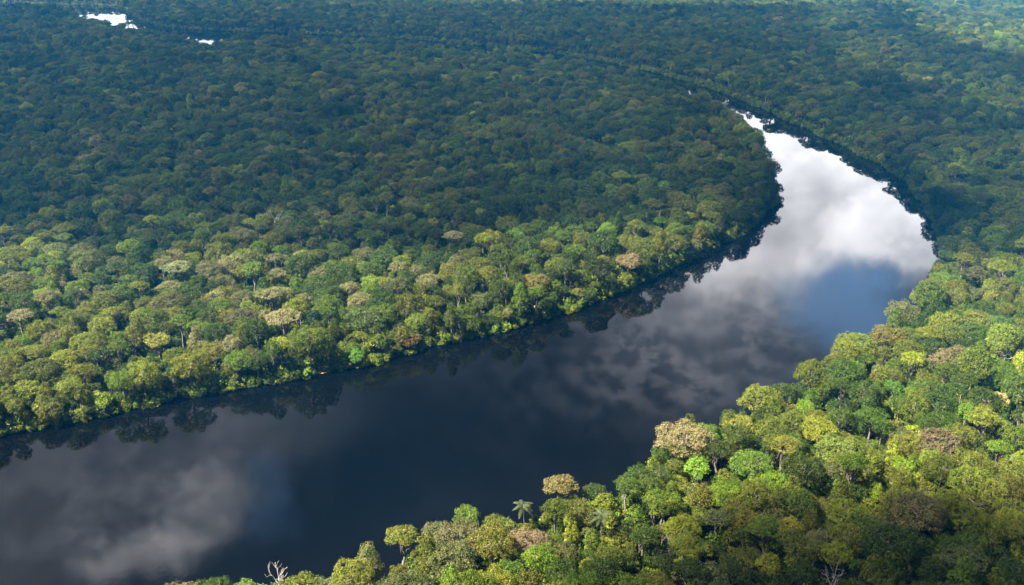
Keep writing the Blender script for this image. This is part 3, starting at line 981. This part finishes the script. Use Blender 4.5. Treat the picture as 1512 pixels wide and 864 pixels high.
def puff(u, v, ru, rv, soft=.5):
    """A cloud mass in the sky: 1 at its heart, 0 outside; in bearing and height above the horizon."""
    a, e = sky_at(u, v)
    dx = M('DIVIDE', M('SUBTRACT', wsep.outputs[0], a), ru / FPX)
    dy = M('DIVIDE', M('SUBTRACT', wsep.outputs[1], e), rv / FPX)
    r2 = M('SQRT', M('ADD', M('MULTIPLY', dx, dx), M('MULTIPLY', dy, dy)))
    mr = N(ns, "ShaderNodeMapRange", interpolation_type='SMOOTHSTEP')
    L.new(r2, mr.inputs[0]); mr.inputs[1].default_value = 1 + soft; mr.inputs[2].default_value = 1 - soft
    return mr.outputs[0]
def total(items):
    acc = None
    for o, k in items:
        t = M('MULTIPLY', o, k)
        acc = t if acc is None else M('ADD', acc, t)
    return acc
def noise(scale, detail, lo, hi, rough=.6, stretch=(1, 1, 1)):
    mp = N(ns, "ShaderNodeMapping"); mp.inputs["Scale"].default_value = stretch
    L.new(cmb.outputs[0], mp.inputs[0])
    n = N(ns, "ShaderNodeTexNoise"); n.inputs["Scale"].default_value = scale; n.inputs["Detail"].default_value = detail; n.inputs["Roughness"].default_value = rough
    L.new(mp.outputs[0], n.inputs["Vector"])
    mr = N(ns, "ShaderNodeMapRange"); L.new(n.outputs["Fac"], mr.inputs[0])
    mr.inputs[1].default_value, mr.inputs[2].default_value = lo, hi
    return mr.outputs[0]
broken = noise(60, 8, .45, .57, .62, (.55, 1, 1))
fine = noise(24, 8, .3, .7, .6, (.7, 1, 1))
soft_n = noise(9, 4, .3, .7)
bank_ = puff(700, 60, 1500, 190, .3)
bright = total([(M('MULTIPLY', bank_, M('ADD', .7, M('MULTIPLY', soft_n, .4))), .63), (puff(1215, 250, 160, 80, .5), .25), (puff(1345, 335, 85, 75, .4), .65), (puff(1275, 330, 60, 60, .4), .4),
                (puff(1110, 350, 130, 80, .5), .5), (puff(1235, 385, 70, 40, .5), .3)])
mid = total([(M('MULTIPLY', puff(1040, 480, 190, 130, .5), M('ADD', .55, M('MULTIPLY', broken, .5))), .17), (puff(1070, 425, 140, 70, .6), .15), (M('MULTIPLY', puff(930, 570, 200, 80, .6), broken), .08),
             (M('MULTIPLY', puff(290, 745, 85, 50, .45), M('ADD', .4, soft_n)), .28), (M('MULTIPLY', puff(215, 795, 90, 45, .5), M('ADD', .5, fine)), .42), (M('MULTIPLY', puff(170, 720, 170, 90, .7), fine), .16),
             (puff(360, 640, 130, 60, .8), .10), (puff(40, 790, 140, 130, .8), .13)])
base = M('MULTIPLY', M('ADD', .4, M('MULTIPLY', soft_n, .6)), .045)
amount = M('MULTIPLY', M('MINIMUM', M('ADD', M('ADD', bright, mid), base), .97), M('ADD', .68, M('MULTIPLY', fine, .5)))
hole = M('ADD', puff(1248, 470, 105, 66, .6), M('MULTIPLY', puff(395, 725, 34, 48, .8), .4))
fwd = N(ns, "ShaderNodeMapRange", interpolation_type='SMOOTHSTEP'); L.new(el, fwd.inputs[0])
fwd.inputs[1].default_value, fwd.inputs[2].default_value = 1.1, .7
cloud_bg = N(ns, "ShaderNodeBackground"); tone = N(ns, "ShaderNodeMix", data_type='RGBA'); tone.inputs[6].default_value = (.95, .95, 1.04, 1); tone.inputs[7].default_value = (1, .965, .97, 1)
L.new(M('MULTIPLY', amount, 2.2), tone.inputs[0]); L.new(tone.outputs[2], cloud_bg.inputs[0])
keep = M('SUBTRACT', 1.0, M('MULTIPLY', M('MINIMUM', hole, 1.0), .88))
L.new(M('MULTIPLY', M('MULTIPLY', amount, keep), fwd.outputs[0]), cloud_bg.inputs[1])
cov = M('MULTIPLY', M('MULTIPLY', keep, .95), fwd.outputs[0])
inv = N(ns, "ShaderNodeMixShader")
blk = N(ns, "ShaderNodeBackground"); blk.inputs[1].default_value = 0
L.new(cov, inv.inputs[0]); L.new(bg.outputs[0], inv.inputs[1]); L.new(blk.outputs[0], inv.inputs[2])
gap = N(ns, "ShaderNodeBackground"); gap.inputs[0].default_value = (.24, .42, .74, 1)
L.new(M('MULTIPLY', M('MINIMUM', hole, 1.0), .36), gap.inputs[1])
ad2 = N(ns, "ShaderNodeAddShader"); L.new(gap.outputs[0], ad2.inputs[0]); L.new(cloud_bg.outputs[0], ad2.inputs[1])
add = N(ns, "ShaderNodeAddShader"); L.new(inv.outputs[0], add.inputs[0]); L.new(ad2.outputs[0], add.inputs[1])
L.new(add.outputs[0], wo.inputs[0])

# ------------------------------------------------------------------ clouds whose shade lies on the forest, plus two added to shade the air
def cloud_material(name, dens):
    m, ns, L = mat(name)
    out = N(ns, "ShaderNodeOutputMaterial")
    dif = N(ns, "ShaderNodeBsdfDiffuse"); dif.inputs[0].default_value = (.85, .85, .87, 1)
    tl = N(ns, "ShaderNodeBsdfTranslucent"); tl.inputs[0].default_value = (.85, .85, .87, 1)
    mx = N(ns, "ShaderNodeMixShader"); mx.inputs[0].default_value = .4
    L.new(dif.outputs[0], mx.inputs[1]); L.new(tl.outputs[0], mx.inputs[2])
    tr = N(ns, "ShaderNodeBsdfTransparent")
    a = N(ns, "ShaderNodeAttribute", attribute_type='GEOMETRY', attribute_name="thick")
    tc = N(ns, "ShaderNodeTexCoord")
    no = N(ns, "ShaderNodeTexNoise"); no.inputs["Scale"].default_value = .009; no.inputs["Detail"].default_value = 6
    L.new(tc.outputs["Object"], no.inputs["Vector"])
    ad = N(ns, "ShaderNodeMath", operation='ADD'); L.new(a.outputs["Fac"], ad.inputs[0]); L.new(no.outputs["Fac"], ad.inputs[1])
    mr = N(ns, "ShaderNodeMapRange", interpolation_type='SMOOTHSTEP'); L.new(ad.outputs[0], mr.inputs[0])
    mr.inputs[1].default_value, mr.inputs[2].default_value = .55, 1.05
    mr.inputs[3].default_value, mr.inputs[4].default_value = 0, dens
    ve = N(ns, "ShaderNodeAttribute", attribute_type='GEOMETRY', attribute_name="veil")
    mu = N(ns, "ShaderNodeMath", operation='MULTIPLY'); L.new(mr.outputs[0], mu.inputs[0]); L.new(ve.outputs["Fac"], mu.inputs[1])
    ms = N(ns, "ShaderNodeMixShader"); L.new(mu.outputs[0], ms.inputs[0]); L.new(tr.outputs[0], ms.inputs[1]); L.new(mx.outputs[0], ms.inputs[2])
    L.new(ms.outputs[0], out.inputs["Surface"])
    return m

CLOUD_Z = 3250.0
def cloud(px, dens, step, soft, depth, seed, level=24, surveyed=False, veil=False):
    """A cloud with a billowing top, standing where its shade falls on the given stretch of canopy."""
    shift = sun_dir[:2] / sun_dir[2] * (CLOUD_Z - level)
    poly = np.array(px if surveyed else [at(u, v, level) for u, v in px], float) + shift
    lo, hi = poly.min(0) - soft, poly.max(0) + soft
    xs = np.arange(lo[0], hi[0] + step, step); ys = np.arange(lo[1], hi[1] + step, step)
    A, B = np.meshgrid(xs, ys)
    dd = -sdf(A, B, poly) + (vnoise(A, B, 90, seed) - .5) * soft * .8 + (vnoise(A, B, 35, seed + 1) - .5) * soft * .4
    th = np.clip(dd / soft + .35, 0, 1)
    bill = th * (.4 + .6 * vnoise(A, B, 130, seed + 2)) + th * .25 * vnoise(A, B, 50, seed + 3)
    top = CLOUD_Z + depth * bill
    bot = CLOUD_Z - depth * .18 * th * (.4 + vnoise(A, B, 80, seed + 4)) - .5
    ok = th > 0
    okf = ok[:-1, :-1] & ok[1:, :-1] & ok[:-1, 1:] & ok[1:, 1:]
    ny, nx = A.shape
    ii = np.arange(nx * ny).reshape(ny, nx)
    q = np.stack([ii[:-1, :-1], ii[:-1, 1:], ii[1:, 1:], ii[1:, :-1]], -1)[okf]
    V = np.vstack([np.stack([A, B, top], -1).reshape(-1, 3), np.stack([A, B, bot], -1).reshape(-1, 3)])
    Q = np.vstack([q, q[:, ::-1] + nx * ny])
    used = np.unique(Q); remap = np.full(len(V), -1); remap[used] = np.arange(len(used))
    me = mesh_from("cloud", V[used], remap[Q], [cloud_material("cloud", dens)], smooth=True)
    t = np.concatenate([th.ravel(), th.ravel()])[used]
    gy_ = (np.concatenate([B.ravel(), B.ravel()])[used] - shift[1])
    vl = 1 - .12 * np.clip((gy_ - 1250) / 1350, 0, 1) if veil else np.ones(len(used))
    a = me.attributes.new("veil", 'FLOAT', 'POINT'); a.data.foreach_set("value", vl.astype(np.float32))
    a = me.attributes.new("thick", 'FLOAT', 'POINT'); a.data.foreach_set("value", t.astype(np.float32))
    o = link("cloud", me); o["kind"] = "structure"
    return o

cloud([(-500, 350), (-100, 350), (0, 352), (130, 358), (270, 368), (450, 385), (550, 350), (650, 342), (720, 362), (850, 326), (880, 290), (960, 266),
       (1060, 268), (1115, 288), (1165, 312), (1200, 350), (1330, 378), (1420, 380), (1512, 372), (1750, 370), (1850, 180), (1512, 158), (1400, 132), (1275, 78), (1225, 32),
       (1215, 12), (1100, 14), (700, 8), (200, 2), (-100, 0), (-480, 5)], .53, 34, 100, 520, 31, veil=True)
cloud([(890, 800), (985, 740), (1080, 718), (1200, 728), (1290, 752), (1400, 748), (1530, 770), (1650, 900), (1500, 1080), (1100, 1120), (860, 900)], .70, 12, 60, 200, 41)

# an unseen cloud added to keep sun off the haze round the lookout
cloud([(-560, -500), (440, -500), (440, 200), (300, 262), (60, 268), (-160, 270), (-560, 300)], .92, 14, 40, 240, 51, 2, True)

# a long cloud, also added out of view, to darken the haze above the river
cloud([(-900, 870), (-300, 745), (0, 690), (350, 625), (620, 565), (860, 500), (1040, 420), (1150, 350), (1190, 260), (1260, 290), (1310, 360), (1270, 430), (1180, 510),
       (1050, 560), (900, 625), (700, 720), (400, 800), (-200, 870), (-900, 985)], .88, 13, 45, 200, 71, 0)

# ------------------------------------------------------------------ haze
hm, ns, L = mat("haze")
out = N(ns, "ShaderNodeOutputMaterial")
pv = N(ns, "ShaderNodeVolumePrincipled")
pv.inputs["Color"].default_value = (.02, .43, 1.0, 1)
pv.inputs["Density"].default_value = 0.85e-4
pv.inputs["Anisotropy"].default_value = 0.0
L.new(pv.outputs[0], out.inputs["Volume"])
hx, hy0, hy1, hz0, hz1 = 5900, -1500, 6100, -4.2, 285
hv = [(-hx, hy0, hz0), (hx, hy0, hz0), (hx, hy1, hz0), (-hx, hy1, hz0), (-hx, hy0, hz1), (hx, hy0, hz1), (hx, hy1, hz1), (-hx, hy1, hz1)]
hq = [(3, 2, 1, 0), (4, 5, 6, 7), (0, 1, 5, 4), (1, 2, 6, 5), (2, 3, 7, 6), (3, 0, 4, 7)]
ho = link("haze", mesh_from("haze", hv, hq, [hm])); ho["kind"] = "stuff"; ho["label"] = "blue air haze over the far forest"

# ------------------------------------------------------------------ render settings
S.view_settings.view_transform = 'Standard'
S.view_settings.look = 'None'
S.view_settings.exposure = 2.5
S.view_settings.gamma = 1.0
cy = S.cycles
cy.use_denoising = True
cy.max_bounces = 6; cy.diffuse_bounces = 3; cy.glossy_bounces = 3; cy.transmission_bounces = 4; cy.transparent_max_bounces = 12; cy.volume_bounces = 0
cy.sample_clamp_indirect = 6
cy.caustics_reflective = False; cy.caustics_refractive = False
for i in range(NT):
    if LM[i] >= 0 and shown[i] < .4 * full[i]:
        print("HIDDEN", LANDMARK[LM[i]][6], round(shown[i] / full[i], 2))
print("trees", NT, "single", len(single), "shrubs", n, "smallest single px", score[single].min())
